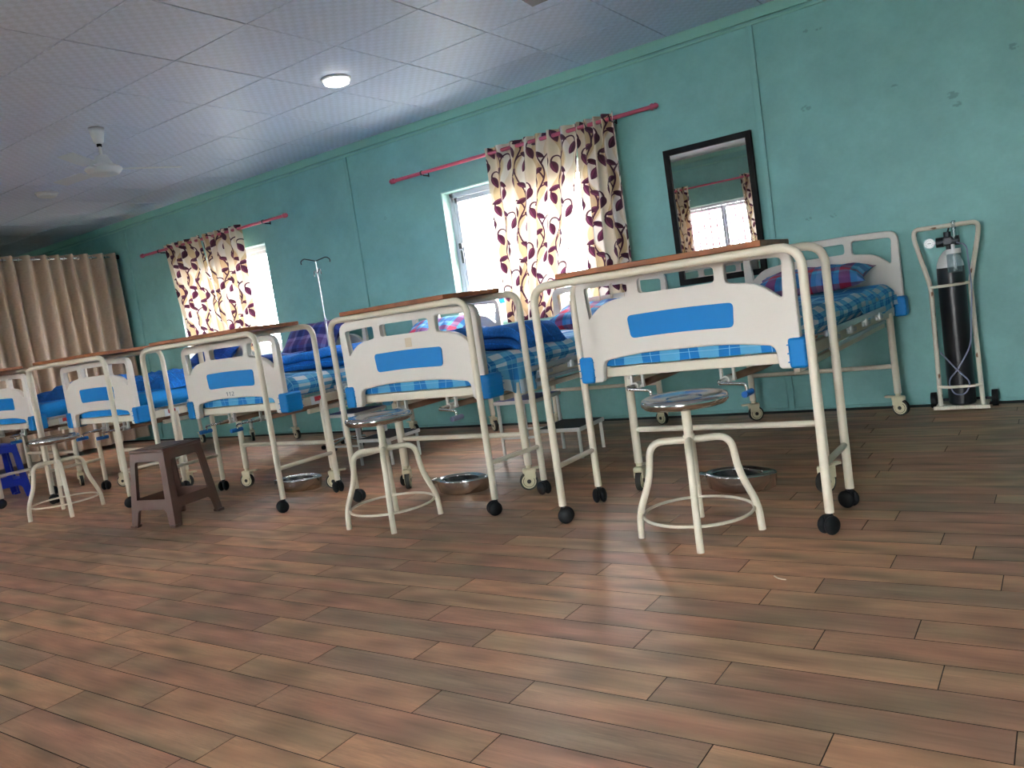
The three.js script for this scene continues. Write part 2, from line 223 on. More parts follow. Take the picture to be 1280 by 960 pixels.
// painted battens and cornices on the walls
struct('trim_1', [bx(XR - XL, 0.075, 0.022, (XL + XR) / 2, HC - 0.0375, ZB + 0.011, 0.003), bx(XR - XL, 0.016, 0.014, (XL + XR) / 2, 2.672, ZB + 0.007, 0.003)], M.wallTrim, 'green painted cornice where the bed wall meets the ceiling', 'cornice');
[-9.58, -5.623, -1.667, 2.29].forEach((x, i) => struct('trim_' + (i + 2), bx(0.045, 2.66, 0.016, x, 1.335, ZB + 0.008, 0.004), M.wall, ['vertical wall batten behind the beige curtain', 'vertical wall batten between the two windows', 'vertical wall batten beside the black framed mirror', 'vertical wall batten near the end wall'][i], 'batten'));
struct('trim_6', [bx(XR - XL, 0.075, 0.022, (XL + XR) / 2, HC - 0.0375, ZF - 0.011, 0.003), bx(XR - XL, 0.02, 0.014, (XL + XR) / 2, 2.6, ZF - 0.007, 0.003)], M.wallTrim, 'green painted cornice on the wall seen in the mirror', 'cornice');
struct('baseboard_back', bx(XR - XL, 0.018, 0.012, (XL + XR) / 2, 0.009, ZB + 0.006, 0.003), M.wall, 'thin teal skirting strip along the bed wall', 'skirting');

function windowUnit(name, [a, b, c, d], front, label, grille) {        // origin at the sill's middle; local +z points into the room
  const w = b - a, h = d - c, o = structGroup(name, label, 'window', [(a + b) / 2, c, front ? ZF : ZB]); if (front) o.rotation.y = Math.PI;
  const zf = -0.125, f = 0.045;
  obj('jamb', [bx(0.012, h, T, -w / 2 + 0.006, h / 2, -T / 2, 0.002), bx(0.012, h, T, w / 2 - 0.006, h / 2, -T / 2, 0.002), bx(w, 0.012, T, 0, h - 0.006, -T / 2, 0.002)], M.jamb, o);
  obj('sill', bx(w, 0.02, T + 0.03, 0, 0.01, -T / 2 + 0.015, 0.004), M.jamb, o);
  obj('window_frame', [bx(f, h, 0.05, -w / 2 + 0.012 + f / 2, h / 2, zf), bx(f, h, 0.05, w / 2 - 0.012 - f / 2, h / 2, zf), bx(w - 0.03, f, 0.05, 0, h - f / 2 - 0.012, zf), bx(w - 0.03, f, 0.05, 0, f / 2 + 0.02, zf)], M.frame, o);
  for (const s of [-1, 1]) { const sash = obj('sash', [bx(0.04, h - 0.12, 0.03, s * (w / 2 - 0.078), h / 2, zf + 0.01), bx(0.04, h - 0.12, 0.03, s * 0.022, h / 2, zf + 0.01), bx(w / 2 - 0.06, 0.04, 0.03, s * w / 4, h - 0.08, zf + 0.01), bx(w / 2 - 0.06, 0.04, 0.03, s * w / 4, 0.085, zf + 0.01)], M.frame, o); obj('pane', bx(w / 2 - 0.12, h - 0.16, 0.003, s * w / 4, h / 2, zf + 0.005, 0), M.glass, sash); }
  const l = obj('latch', [bx(0.035, 0.05, 0.03, -w / 2 + 0.075, h * 0.60, zf + 0.035), bx(0.026, 0.12, 0.018, -w / 2 + 0.08, h * 0.52, zf + 0.04, 0.006)], M.darkMetal, o);
  if (grille) { const n = Math.round(w / 0.11), bars = []; for (let i = 1; i < n; i++) bars.push(bx(0.03, h - 0.04, 0.008, -w / 2 + w * i / n, h / 2, -T - 0.02, 0)); for (const t of [0.1, 0.36, 0.64, 0.9]) bars.push(bx(w, 0.02, 0.008, 0, h * t, -T - 0.03, 0)); obj('grille', bars, M.grille, o); }
  return o;
}
windowUnit('window_1', W1, false, 'overexposed white window behind the curtain nearest the mirror');
windowUnit('window_2', W2, false, 'overexposed white window near the beige curtain');
windowUnit('window_3', OW[0], true, 'barred window seen in the mirror', true);
windowUnit('window_4', OW[1], true, 'barred window opposite the far beds', true);

{ // open entrance door behind the camera
  const [a, b, , d] = DOOR, o = structGroup('door_1', 'open entrance doorway with its door swung outside', 'door', [(a + b) / 2, 0, ZF]), w = b - a;
  obj('door_frame', [bx(0.05, d, T + 0.03, -w / 2 + 0.025, d / 2, T / 2), bx(0.05, d, T + 0.03, w / 2 - 0.025, d / 2, T / 2), bx(w, 0.05, T + 0.03, 0, d - 0.025, T / 2)], M.jamb, o);
  obj('door_leaf', bx(0.035, d - 0.07, w - 0.12, w / 2 - 0.02, d / 2 - 0.02, T + w / 2 - 0.02), M.jamb, o);
}
// ---------------------------------------------------------------- curtains and their rods
function curtainRod(x0, x1, y, z, label) {
  const o = thing('curtain_rod', label, 'curtain rod', [(x0 + x1) / 2, y, z], 0, 'pink curtain rods'), h = (x1 - x0) / 2, dir = z < -2 ? -1 : 1;
  obj('pole', cyl(0.016, 2 * h - 0.06, 0, 0, 0, 'x', 12), M.pink, o);
  for (const s of [-1, 1]) { obj('finial', place(lathe([[0, 0], [0.022, 0.004], [0.026, 0.02], [0.018, 0.03], [0.024, 0.045], [0.012, 0.062], [0, 0.065]], 14), [s * (h - 0.035), 0, 0], [0, 0, -s * Math.PI / 2]), M.pink, o); obj('bracket', [bx(0.012, 0.06, 0.008, s * (h - 0.36), 0, dir * 0.092, 0.002), bx(0.01, 0.012, 0.075, s * (h - 0.36), -0.02, dir * 0.055, 0.002), cyl(0.021, 0.014, s * (h - 0.36), 0, 0, 'x', 12)], M.darkMetal, o); }
  return o;
}
function curtain(name, label, group, m, p) {                 // cloth hung in folds; p gives its edges at the top and at the hem
  const { xt, xb, yt, yb, folds, amp, full = 1.7, seedv = 0, bow = 0 } = p, w = xt[1] - xt[0];
  const g = grid(folds * 12, 40, (u, v) => {
    const s = Math.pow(v, p.pow ?? 0.8), x = lerp(lerp(xt[0], xt[1], u), lerp(xb[0], xb[1], u), s) + bow * Math.sin(v * Math.PI), ph = 2 * Math.PI * folds * (u + 0.018 * Math.sin(v * 3 + u * 9 + seedv)) + seedv;
    return [x - p.ox, lerp(yt, yb, v) - yt, amp * (0.75 + 0.5 * noise(u * 7, v * 2, 91 + seedv)) * Math.sin(ph) * lerp(1, 0.85, v)];
  }, (u, v) => [u * w * full, (1 - v) * (yt - yb)]);
  const o = new THREE.Mesh(g, m); o.name = numbered(name); o.position.set(p.ox, yt, p.z); scene.add(o); return tag(o, label, 'curtain', group);
}
const RZ = ZB + 0.1;
curtainRod(-4.985, -2.375, 2.3, RZ, 'pink curtain rod above the window beside the mirror');
curtainRod(-9.13, -6.48, 2.27, RZ, 'pink curtain rod above the window near the beige curtain');
curtainRod(-6.0, -3.3, 2.27, ZF - 0.1, 'pink curtain rod on the wall seen in the mirror');
const LG = 'leaf patterned curtains';
curtain('patterned_curtain', 'wide leaf-patterned curtain pulled narrow at its hem, window beside the mirror', LG, M.leaf, { xt: [-3.9, -3.02], xb: [-3.93, -3.40], ox: -3.5, yt: 2.345, yb: 0.885, z: RZ, folds: 7, amp: 0.032, full: 1.15, seedv: 1, pow: 1.3 });
curtain('patterned_curtain', 'narrow leaf-patterned curtain hanging on the mirror side of its window', LG, M.leaf, { xt: [-3.02, -2.70], xb: [-3.10, -2.70], ox: -2.85, yt: 2.345, yb: 0.885, z: RZ, folds: 4, amp: 0.036, full: 1.5, seedv: 2 });
curtain('patterned_curtain', 'leaf-patterned curtain on the side towards the beige curtain', LG, M.leaf, { xt: [-8.66, -7.93], xb: [-8.42, -7.80], ox: -8.3, yt: 2.315, yb: 0.9, z: RZ, folds: 6, amp: 0.034, full: 1.15, seedv: 3 });
curtain('patterned_curtain', 'leaf-patterned curtain drawn to the middle of the far window', LG, M.leaf, { xt: [-7.93, -7.24], xb: [-7.80, -7.24], ox: -7.6, yt: 2.315, yb: 0.9, z: RZ, folds: 6, amp: 0.034, full: 1.15, seedv: 4 });
curtain('patterned_curtain', 'bunched leaf-patterned curtain beside the window reflected in the mirror', LG, M.leaf, { xt: [-5.62, -5.16], xb: [-5.58, -5.2], ox: -5.4, yt: 2.315, yb: 0.9, z: ZF - 0.1, folds: 5, amp: 0.034, full: 1.5, seedv: 5 });
curtain('patterned_curtain', 'bunched leaf-patterned curtain beside the window reflected in the mirror', LG, M.leaf, { xt: [-4.27, -3.7], xb: [-4.22, -3.7], ox: -4.0, yt: 2.315, yb: 0.9, z: ZF - 0.1, folds: 5, amp: 0.034, full: 1.5, seedv: 6 });
{ // long beige curtain across the room, hung on eyelets from a steel rod
  const X = -9.8, z0 = ZB + 0.03, z1 = -1.2, y = 2.36, o = thing('steel_rod', 'steel rod carrying the long beige curtain', 'curtain rod', [X, y, (z0 + z1) / 2]);
  obj('pole', cyl(0.0125, z1 - z0, 0, 0, 0, 'z', 10), M.chrome, o); obj('end_plate', cyl(0.03, 0.012, 0, 0, (z0 - z1) / 2 - 0.012, 'z', 12), M.darkMetal, o);
  obj('hanger', [cyl(0.006, HC - y - 0.01, 0, (HC - y) / 2 - 0.006, 1.2, 'y', 8)], M.chrome, o);
  const folds = 26, c = new THREE.Mesh(grid(folds * 14, 30, (u, v) => { const z = lerp(0, z1 - z0 - 0.08, u), ph = 2 * Math.PI * folds * (u + 0.004 * Math.sin(v * 2 + u * 40)); return [0.062 * (0.7 + 0.5 * noise(u * 30, v * 1.5, 95)) * Math.sin(ph) + 0.03 * (noise(u * 12, 0, 96) - 0.5) * v, lerp(0.045, -2.3, v), z]; }, (u, v) => [u * 7.5, (1 - v) * 2.3]), M.beige);
  c.name = numbered('beige_curtain'); c.position.set(X, y, z0 + 0.02); scene.add(c); tag(c, 'long plain beige curtain in deep folds hung across the far end', 'curtain');
  const rings = []; for (let k = 0; k < folds * 2; k++) { const zz = (k * 0.5 + 0.25) / folds * (z1 - z0 - 0.08); if (zz < 4) { const t = new THREE.TorusGeometry(0.022, 0.005, 6, 12); t.translate(0, 0, zz); rings.push(t); } }
  obj('eyelets', rings, M.chrome, c, 'steel eyelet rings');
}

// ---------------------------------------------------------------- mirror
{
  const x0 = -2.375, x1 = -1.722, y0 = 0.985, y1 = 1.978, w = x1 - x0, h = y1 - y0, f = 0.042, o = thing('wall_mirror', 'rectangular mirror in a black frame hanging on the teal wall', 'mirror', [(x0 + x1) / 2, y0, ZB + 0.012]); o.rotation.x = 0.02;
  obj('mirror_glass', bx(w - 2 * f + 0.01, h - 2 * f + 0.01, 0.004, 0, h / 2, 0.012, 0), M.mirror, o); obj('backing', bx(w - 0.02, h - 0.02, 0.006, 0, h / 2, 0.005, 0), M.black, o);
  for (const s of [-1, 1]) obj('frame_rail', bx(f, h, 0.03, s * (w / 2 - f / 2), h / 2, 0.016), M.black, o);
  for (const y of [f / 2, h - f / 2]) obj('frame_rail', bx(w, f, 0.03, 0, y, 0.0165), M.black, o);
}

// ---------------------------------------------------------------- hospital beds
const font = await new FontLoader().loadAsync('fonts/droid/droid_sans_regular.typeface.json');
function boardShape(d) {                                     // d: how much taller than the footboard
  const s = roundPoly([[-0.5, 0.565, 0.02], [-0.5, 1.055 + d, 0.07], [-0.2, 1.064 + d, 0.3], [0.2, 1.064 + d, 0.3], [0.5, 1.055 + d, 0.07], [0.5, 0.565, 0.02], [0.405, 0.565, 0.02], [0.395, 0.662, 0.03], [0.2, 0.686, 0.2], [-0.2, 0.686, 0.2], [-0.395, 0.662, 0.03], [-0.405, 0.565, 0.02]], 0.02);
  const side = (q) => roundPoly([[q * 0.458, 1.012 + d, 0.022], [q * 0.222, 1.024 + d, 0.022], [q * 0.220, 0.940 + d, 0.02], [q * 0.36, 0.922 + d, 0.07], [q * 0.446, 0.846 + d, 0.02]], 0.02, THREE.Path);
  s.holes.push(side(-1), side(1), roundPoly([[-0.184, 1.024 + d], [0.184, 1.024 + d], [0.184, 0.942 + d], [-0.184, 0.942 + d]], 0.028, THREE.Path));
  return s;
}
const footGeo = extrude(boardShape(0), 0.036, 0.007, 5), headGeo = extrude(boardShape(0.05), 0.036, 0.007, 5);
const panelGeo = extrude(roundPoly([[-0.245, 0.858, 0.022], [0, 0.864, 0.4], [0.245, 0.858, 0.022], [0.237, 0.755, 0.022], [0, 0.762, 0.4], [-0.237, 0.755, 0.022]], 0.02), 0.008, 0.002, 5);
const bumperGeo = join([bx(0.075, 0.125, 0.13, 0, 0, 0, 0.014), ...[-0.035, 0, 0.035].map((y) => bx(0.079, 0.004, 0.132, 0, y, 0, 0))]);
const wheelGeo = join([cyl(0.05, 0.026, 0, 0, 0, 'x', 20), cyl(0.033, 0.032, 0, 0, 0, 'x', 16)]), hubGeo = join([cyl(0.040, 0.031, 0, 0, 0, 'x', 20), cyl(0.03, 0.037, 0, 0, 0, 'x', 18)]);
const axleGeo = cyl(0.012, 0.040, 0, 0, 0, 'x', 10);
const forkGeo = join([bx(0.048, 0.03, 0.075, 0, 0.108, 0.012, 0.01), bx(0.009, 0.05, 0.062, -0.0215, 0.09, 0.012, 0.004), bx(0.009, 0.05, 0.062, 0.0215, 0.09, 0.012, 0.004), cyl(0.016, 0.03, 0, 0.13, 0.012, 'y', 12), bx(0.03, 0.012, 0.05, 0, 0.118, -0.045, 0.004)]);
function bedCaster(bed, x, z, turn) {
  const c = new THREE.Group(); c.name = 'caster'; c.position.set(x, 0, z); c.rotation.y = turn; bed.add(c);
  const f = obj('fork', forkGeo, M.casterCream, c); f.position.z = -0.012; const w = obj('wheel', wheelGeo, M.casterDark, c); w.position.set(0, 0.05, 0.01); const h = obj('hub', hubGeo, M.casterCream, c); h.position.set(0, 0.05, 0.01); obj('axle_cap', axleGeo, M.casterDark, c).position.set(0, 0.05, 0.01);
}
function hospitalBed(label, cx, zf, opt = {}) {
  const L = zf - (ZB + 0.09), bed = thing('hospital_bed', label, 'bed', [cx, 0, zf], opt.turn ?? 0, 'hospital beds in a row along the window wall');
  const dy = opt.dy ?? 0, lift = new THREE.Group();
  const up = (o) => { o.position.y += dy; return o; };
  const fb = up(obj('footboard', footGeo, M.board, bed, 'off-white moulded footboard with hand slots'));
  const bp = obj('name_panel', panelGeo, M.blue, fb, 'blue inset panel'); bp.position.z = 0.005;
  for (const s of [-1, 1]) { const b = obj('corner_bumper', bumperGeo, M.blue, fb, 'blue corner bumper'); b.position.set(s * 0.485, 0.626, -0.055); }
  if (opt.number) { const g = new TextGeometry(opt.number, { font, size: 0.026, depth: 0.001, curveSegments: 3 }); g.computeBoundingBox(); g.translate(-g.boundingBox.max.x / 2, 0, 0); const t = obj('painted_number', g, M.ink, fb, 'grey hand-painted number'); t.position.set(-0.03, 0.703, 0.0005); t.scale.x = 1.5; }
  if (opt.sticker) { const t = obj('sticker', bx(0.045, 0.05, 0.0015, 0, 0, 0, 0), M.label, fb, 'small worn paper sticker'); t.position.set(0.02, 0.9, 0.001); }
  const hb = up(obj('headboard', headGeo, M.board, bed, 'off-white moulded headboard with hand slots')); hb.position.z = -L + 0.036;
  for (const s of [-1, 1]) { const b = obj('corner_bumper', bumperGeo, M.blue, hb, 'blue corner bumper'); b.position.set(s * 0.485, 0.626, 0.03); b.scale.z = 0.7; }
  for (const z of [-0.062, -L + 0.08]) up(obj('end_rail', bx(0.84, 0.046, 0.03, 0, 0.604, z, 0.006), M.cream, bed));
  for (const s of [-1, 1]) up(obj('side_beam', [bx(0.035, 0.055, L - 0.12, s * 0.435, 0.6, -L / 2, 0.005), bx(0.03, 0.03, L - 0.5, s * 0.40, 0.53, -L / 2, 0.005)], M.cream, bed));
  const slats = []; for (let k = 0; k < 9; k++) slats.push(bx(0.84, 0.012, 0.05, 0, 0.635, -0.2 - k * (L - 0.35) / 8, 0.003)); up(obj('mattress_platform', [...slats, bx(0.82, 0.006, L - 0.16, 0, 0.643, -L / 2, 0)], M.alu, bed));
  for (const z of [-0.33, -(L - 0.28)]) for (const s of [-1, 1]) { obj('leg', tube([[s * 0.45, 0.60 + dy, z], [s * 0.455, 0.14, z]], 0.021, 0, 10), M.cream, bed); bedCaster(bed, s * 0.455, z, (opt.casters ?? [0.5, -0.4, 1.2, -2.2])[(z < -1 ? 2 : 0) + (s > 0 ? 1 : 0)]); }
  for (const z of [-0.33, -(L - 0.28)]) obj('crossbar', cyl(0.0145, 0.9, 0, 0.31, z, 'x', 10), M.cream, bed);
  // winding gear: bracket, shaft, crank and rusty push rod
  (opt.cranks ?? [[-0.27, 1, 'gripBlue'], [0.16, 1, 'gripBlue']]).forEach(([x, d, grip], k) => {
    up(obj('crank_bracket', [bx(0.012, 0.075, 0.02, x - 0.028, 0.56, -0.07, 0.003), bx(0.012, 0.075, 0.02, x + 0.028, 0.56, -0.07, 0.003), bx(0.07, 0.012, 0.024, x, 0.53, -0.07, 0.003), cyl(0.018, 0.05, x, 0.532, -0.06, 'z', 12)], M.whiteEnamel, bed));
    up(obj('push_rod', tube([[x, 0.532, -0.09], [x * 1.1 + 0.03, 0.535, -0.42], [x * 1.1 + 0.05, 0.58, -1.25]], 0.017, 0.1, 8), M.rod, bed, 'rusty brown push rod'));
    const c = up(obj('crank', [...[tube([[x, 0.532, 0.0], [x, 0.532, 0.05], [x + d * 0.12, 0.522, 0.055], [x + d * 0.12, 0.49, 0.055]], 0.007, 0.02, 8)], cyl(0.012, 0.08, x, 0.532, -0.01, 'z', 10)], M.chrome, bed, 'chrome crank arm')); obj('grip', cyl(0.0135, 0.085, 0, 0, 0, 'z', 12), M[grip], c).position.set(x + d * 0.125, 0.485, 0.06);
  });
  // folded side rails on both sides
  for (const s of [-1, 1]) { const z0 = -0.42, z1 = -1.75, x = s * 0.492; const r = up(obj('side_rail', [bx(0.022, 0.03, z0 - z1, x, 0.655, (z0 + z1) / 2, 0.008), bx(0.016, 0.02, z0 - z1 - 0.1, x, 0.585, (z0 + z1) / 2, 0.005), ...[0, 1, 2, 3].map((k) => bx(0.014, 0.022, 0.16, x, 0.62, z0 - 0.15 - k * 0.34, 0.004))], M.alu, bed, 'folded aluminium side rail')); for (let k = 0; k < 4; k++) obj('rail_knob', bx(0.03, 0.045, 0.04, x + s * 0.004, 0.63, z0 - 0.1 - k * 0.34, 0.01), M.white, r, 'white plastic rail joint');
    const p = up(obj('maker_plate', bx(0.004, 0.055, 0.12, s * 0.455, 0.6, -0.3, 0.001), M.white, bed)); obj('red_mark', bx(0.003, 0.03, 0.06, s * 0.4575, 0.607, -0.3, 0), M.red, p, 'red printed mark'); }
  return { L, bed };
}
const RAISE = 0.036, beds = [];
beds.push(hospitalBed('hospital bed beside the oxygen cylinder, red checked pillow against its headboard', -1.385, -3.27, { dy: RAISE, turn: -0.010, casters: [0.15, -0.5, 2.2, 1.3] }));
beds.push(hospitalBed('hospital bed in front of the window beside the mirror, paper sticker above its blue panel', -2.95, -3.25, { sticker: true, cranks: [[-0.16, -1, 'gripGrey'], [0.2, 1, 'gripGrey']], casters: [0.6, -0.9, 1.2, -1.9] }));
beds.push(hospitalBed('hospital bed with grey number painted below its blue footboard panel', -4.49, -3.23, { number: '112', cranks: [[-0.15, -1, 'gripBlue'], [0.18, -1, 'gripBlue']], casters: [-1.2, -1.0, 1.4, 1.0] }));
beds.push(hospitalBed('hospital bed with plain blue sheet behind the first stool from the beige curtain', -6.1, -3.2, { cranks: [[-0.1, -1, 'gripBlue'], [0.2, -1, 'gripBlue']], casters: [-1.0, -1.2, 1.4, 1.0] }));
beds.push(hospitalBed('hospital bed nearest the beige curtain, behind the blue plastic stool', -7.72, -3.2, { casters: [1.0, 1.2, 1.4, 1.0] }));

// mattresses
function mattress(i, m, label, hem = [0.52, 1, 0.05]) {
  const { L } = beds[i], b = beds[i].bed, len = L - 0.14, w = 0.93, h = 0.125, R = 0.045, o = thing('mattress', label, 'mattress', [b.position.x, 0.648 + (i ? 0 : RAISE), b.position.z - 0.06], b.rotation.y, 'mattresses on the beds');
  const nU = 44, nV = 46, P = (a) => { // rounded rectangle section, a in 0..1 starting under the left edge
    const pts = [[-w / 2 + R, 0], [-w / 2, R], [-w / 2, h - R], [-w / 2 + R, h], [w / 2 - R, h], [w / 2, h - R], [w / 2, R], [w / 2 - R, 0]]; const s = a * 7, k = Math.min(6, Math.floor(s)), t = s - k; return [lerp(pts[k][0], pts[k + 1][0], t), lerp(pts[k][1], pts[k + 1][1], t)];
  };
  const warp = []; for (let k = 0; k <= nU; k++) { const t = k / nU; warp.push(t < 0.22 ? t / 0.22 * 3 / 7 : t > 0.78 ? 4 / 7 + (t - 0.78) / 0.22 * 3 / 7 : 3 / 7 + (t - 0.22) / 0.56 / 7); }
  obj('sheet', grid(nU, nV, (u, v) => { const [x, y] = P(warp[Math.round(u * nU)]), e = Math.min(v, 1 - v) * len, q = e < R ? Math.sqrt(1 - (1 - e / R) ** 2) : 1, wr = 0.010 * (noise(x * 9 + 3, v * len * 5, 101 + i) - 0.5) + 0.006 * Math.sin(v * len * 14 + x * 3 + 4 * noise(x * 3, v * 5, 102 + i)); return [x * lerp(0.9, 1, q) + (Math.abs(x) > w / 2 - R ? wr * 0.5 : 0), h * 0.1 + (y - h * 0.1) * lerp(0.2, 1, q) + (y > h * 0.5 ? wr : 0), -v * len]; }, (u, v) => [(warp[Math.round(u * nU)] - 0.5) * 1.2, v * len]), m, o);
  obj('foot_end', grid(20, 4, (u, v) => [lerp(-w * 0.44, w * 0.44, u), lerp(-0.016, h * 0.42, v), 0.003 + 0.006 * Math.sin(u * 21 + v * 3)], (u, v) => [u * 0.85, v * 0.1]), m, o);
  for (const s of [-1, 1]) obj('sheet_hem', grid(60, 5, (u, v) => { const z = -lerp(len * hem[0], len * hem[1] - 0.02, u), dr = (hem[2] + 0.045 * noise(u * 6, 0, 111 + i + s)) * v * Math.sin(Math.PI * clamp(u * 4, 0, 0.5)); return [s * (w / 2 + 0.006 + 0.014 * v * Math.sin(u * 26 + i)), h * 0.45 - dr, z]; }, (u, v) => [0.6 + v * 0.12, lerp(len * hem[0], len * hem[1], u)]), m, o, 'hanging hem of the sheet');
  return o;
}
mattress(0, M.checkBlue, 'mattress in a blue and white checked sheet beside the oxygen cylinder');
mattress(1, M.checkBlue, 'mattress in a blue and white checked sheet under a folded navy blanket', [0.03, 0.24, 0.13]);
mattress(2, M.checkBlue, 'mattress in a blue and white checked sheet on the numbered bed');
mattress(3, M.sheetBlue, 'mattress in plain blue sheet on the bed beside the brown stool');
mattress(4, M.sheetBlue, 'mattress in plain blue sheet on the bed nearest the beige curtain');
function pillow(i, m, label, x, z, { w = 0.62, d = 0.36, h = 0.14, tilt = 0.25, turn = 0, y = 0.785 } = {}) {
  const b = beds[i].bed, n = 22, F = (sg) => (u, v) => { const a = u * 2 - 1, c = v * 2 - 1, pin = 1 + 0.10 * Math.pow(Math.abs(a * c), 2) - 0.04 * (1 - Math.abs(a * c)), t = Math.pow(Math.max(0, 1 - a ** 4), 0.55) * Math.pow(Math.max(0, 1 - c ** 4), 0.55); return [a * w / 2 * pin, sg * t * h / 2 * (0.9 + 0.2 * noise(u * 4, v * 4, 121 + i)) + 0.004 * Math.sin(a * 14 + c * 5) * t, -c * d / 2 * pin * sg]; };
  const g = join([grid(n, n, F(1), (u, v) => [u * w, v * d]), grid(n, n, F(-1), (u, v) => [u * w, v * d])]); g.computeVertexNormals();
  const o = thing('pillow', label, 'pillow', [b.position.x + x, y + (i ? 0 : RAISE), z], turn, 'pillows at the bed heads'); const k = obj('pillow_cover', g, m, o); k.rotation.x = tilt; k.position.y = h * 0.42 + Math.sin(tilt) * d * 0.3; return o;
}
const PZ = ZB + 0.42;
pillow(0, M.checkRed, 'red and blue checked pillow on the bed beside the oxygen cylinder', 0.04, PZ, { w: 0.66, tilt: 0.2 });
pillow(1, M.checkRed, 'red and blue checked pillow under the window beside the mirror', 0.0, PZ, { tilt: 0.3 });
pillow(2, M.checkRed, 'red and blue checked pillow on the numbered bed', 0.0, PZ, { tilt: 0.5 });
pillow(3, M.checkViolet, 'violet checked pillow on the plain blue sheet beside the drip stand', 0.05, PZ, { tilt: 0.9, h: 0.19, d: 0.42, w: 0.7 });
pillow(4, M.deep, 'dark navy pillow on the bed nearest the beige curtain', 0.0, PZ, { tilt: 0.6, h: 0.17, w: 0.66 });

// blankets folded in layers
function foldedBlanket(i, m, label, x, z, { w = 0.7, d = 0.42, layers = 4, t = 0.03, turn = 0, hang = 0 } = {}) {
  const b = beds[i].bed, path = []; for (let k = 0; k < layers; k++) { const y = t * (k + 0.5), dir = k % 2 ? -1 : 1; for (let q = 0; q <= 10; q++) path.push([dir * (q / 10 - 0.5) * d * (1 - 0.05 * k), y]); if (k < layers - 1) for (let q = 1; q < 5; q++) { const a = -Math.PI / 2 + Math.PI * q / 5; path.push([dir * (0.5 * d * (1 - 0.05 * k) + Math.cos(a) * t * 0.5), y + t / 2 + Math.sin(a) * t * 0.5]); } }
  const n = path.length, sec = []; const off = (s) => path.map((p, k) => { const a = path[Math.max(0, k - 1)], c = path[Math.min(n - 1, k + 1)], l = Math.hypot(c[0] - a[0], c[1] - a[1]) || 1; return [p[0] - s * (c[1] - a[1]) / l * t * 0.44, p[1] + s * (c[0] - a[0]) / l * t * 0.44]; });
  const ring = [...off(1), ...off(-1).reverse()], N = ring.length;
  const g = grid(N, 26, (u, v) => { const [pz, py] = ring[Math.round(u * N) % N], a = v * 2 - 1, e = hang && a > 0.62 ? (a - 0.62) / 0.38 : 0; return [a * w / 2 * (1 + 0.03 * noise(py * 60, v * 3, 131)) - e * 0.06, py * (1 + 0.25 * (noise(v * 5, pz * 6, 132 + i) - 0.4)) * lerp(1, 0.9, Math.abs(a)) + 0.006 * Math.sin(v * 17 + pz * 12) * (py > t ? 1 : 0) - e * e * hang, pz + 0.03 * (noise(v * 4, py * 20, 133 + i) - 0.5)]; }, (u, v) => [v * w, u * 2]);
  const ends = [0, 1].map((v) => { const s = new THREE.Shape(ring.map(([pz, py]) => new THREE.Vector2(pz, py * lerp(1, 0.9, 1)))); const q = new THREE.ShapeGeometry(s); q.rotateY(v ? -Math.PI / 2 : Math.PI / 2); q.rotateY(Math.PI); q.translate(v ? w / 2 - (hang ? 0.06 : 0) - 0.004 : -w / 2 + 0.004, v && hang ? -hang : 0, 0); return q; });
  const o = thing('folded_blanket', label, 'blanket', [b.position.x + x, 0.775 + (i ? 0 : RAISE), z], turn, 'blue blankets on the beds'); obj('fold_layers', [g, ends[0], ends[1]], m, o); return o;
}
function crumpledBlanket(i, m, label, x, z, { w = 0.8, d = 0.6, h = 0.1, turn = 0, s = 0 } = {}) {
  const b = beds[i].bed, H = (u, v) => { const a = u * 2 - 1, c = v * 2 - 1, e = Math.pow(Math.max(0, 1 - Math.abs(a) ** 5), 0.5) * Math.pow(Math.max(0, 1 - Math.abs(c) ** 5), 0.5), n1 = 1 - Math.abs(noise(u * 5 + s, v * 3 + n(u, v), 141 + s) * 2 - 1), n2 = 1 - Math.abs(noise(u * 9 + 4, v * 7, 142 + s) * 2 - 1); return e * h * (0.25 + 0.5 * n1 + 0.3 * n2); }, n = (u, v) => noise(u * 3, v * 3, 143 + s);
  const F = (k) => (u, v) => [(u * 2 - 1) * w / 2 * (1 + 0.06 * (noise(v * 6, 0, 144 + s) - 0.5)), k * H(u, v) + 0.002, (k ? -1 : 1) * (v * 2 - 1) * d / 2];
  const o = thing('crumpled_blanket', label, 'blanket', [b.position.x + x, 0.772, z], turn, 'blue blankets on the beds'); obj('cloth', [grid(40, 30, F(1), (u, v) => [u * w, v * d]), grid(4, 4, F(0), (u, v) => [u * w, v * d])], m, o); return o;
}
foldedBlanket(1, M.navy, 'thick navy blanket folded in layers on the bed under the window beside the mirror', 0.05, -3.98, { w: 0.86, d: 0.46, layers: 4, t: 0.034, hang: 0.09 });
foldedBlanket(2, M.royal, 'royal blue blanket folded in layers on the numbered bed', 0.05, -4.15, { w: 0.8, d: 0.46, layers: 4, t: 0.032 });
foldedBlanket(3, M.deep, 'dark blue blanket folded flat on the plain blue sheet beside the drip stand', 0.0, -4.75, { w: 0.78, d: 0.4, layers: 4, t: 0.03, turn: 0.1 });
crumpledBlanket(3, M.royal, 'crumpled royal blue blanket near the foot of the bed beside the brown stool', 0.06, -3.85, { w: 0.8, d: 0.7, h: 0.14, s: 3 });
crumpledBlanket(4, M.navy, 'crumpled navy blanket on the bed nearest the beige curtain', 0.04, -4.0, { w: 0.82, d: 0.9, h: 0.15, s: 5 });

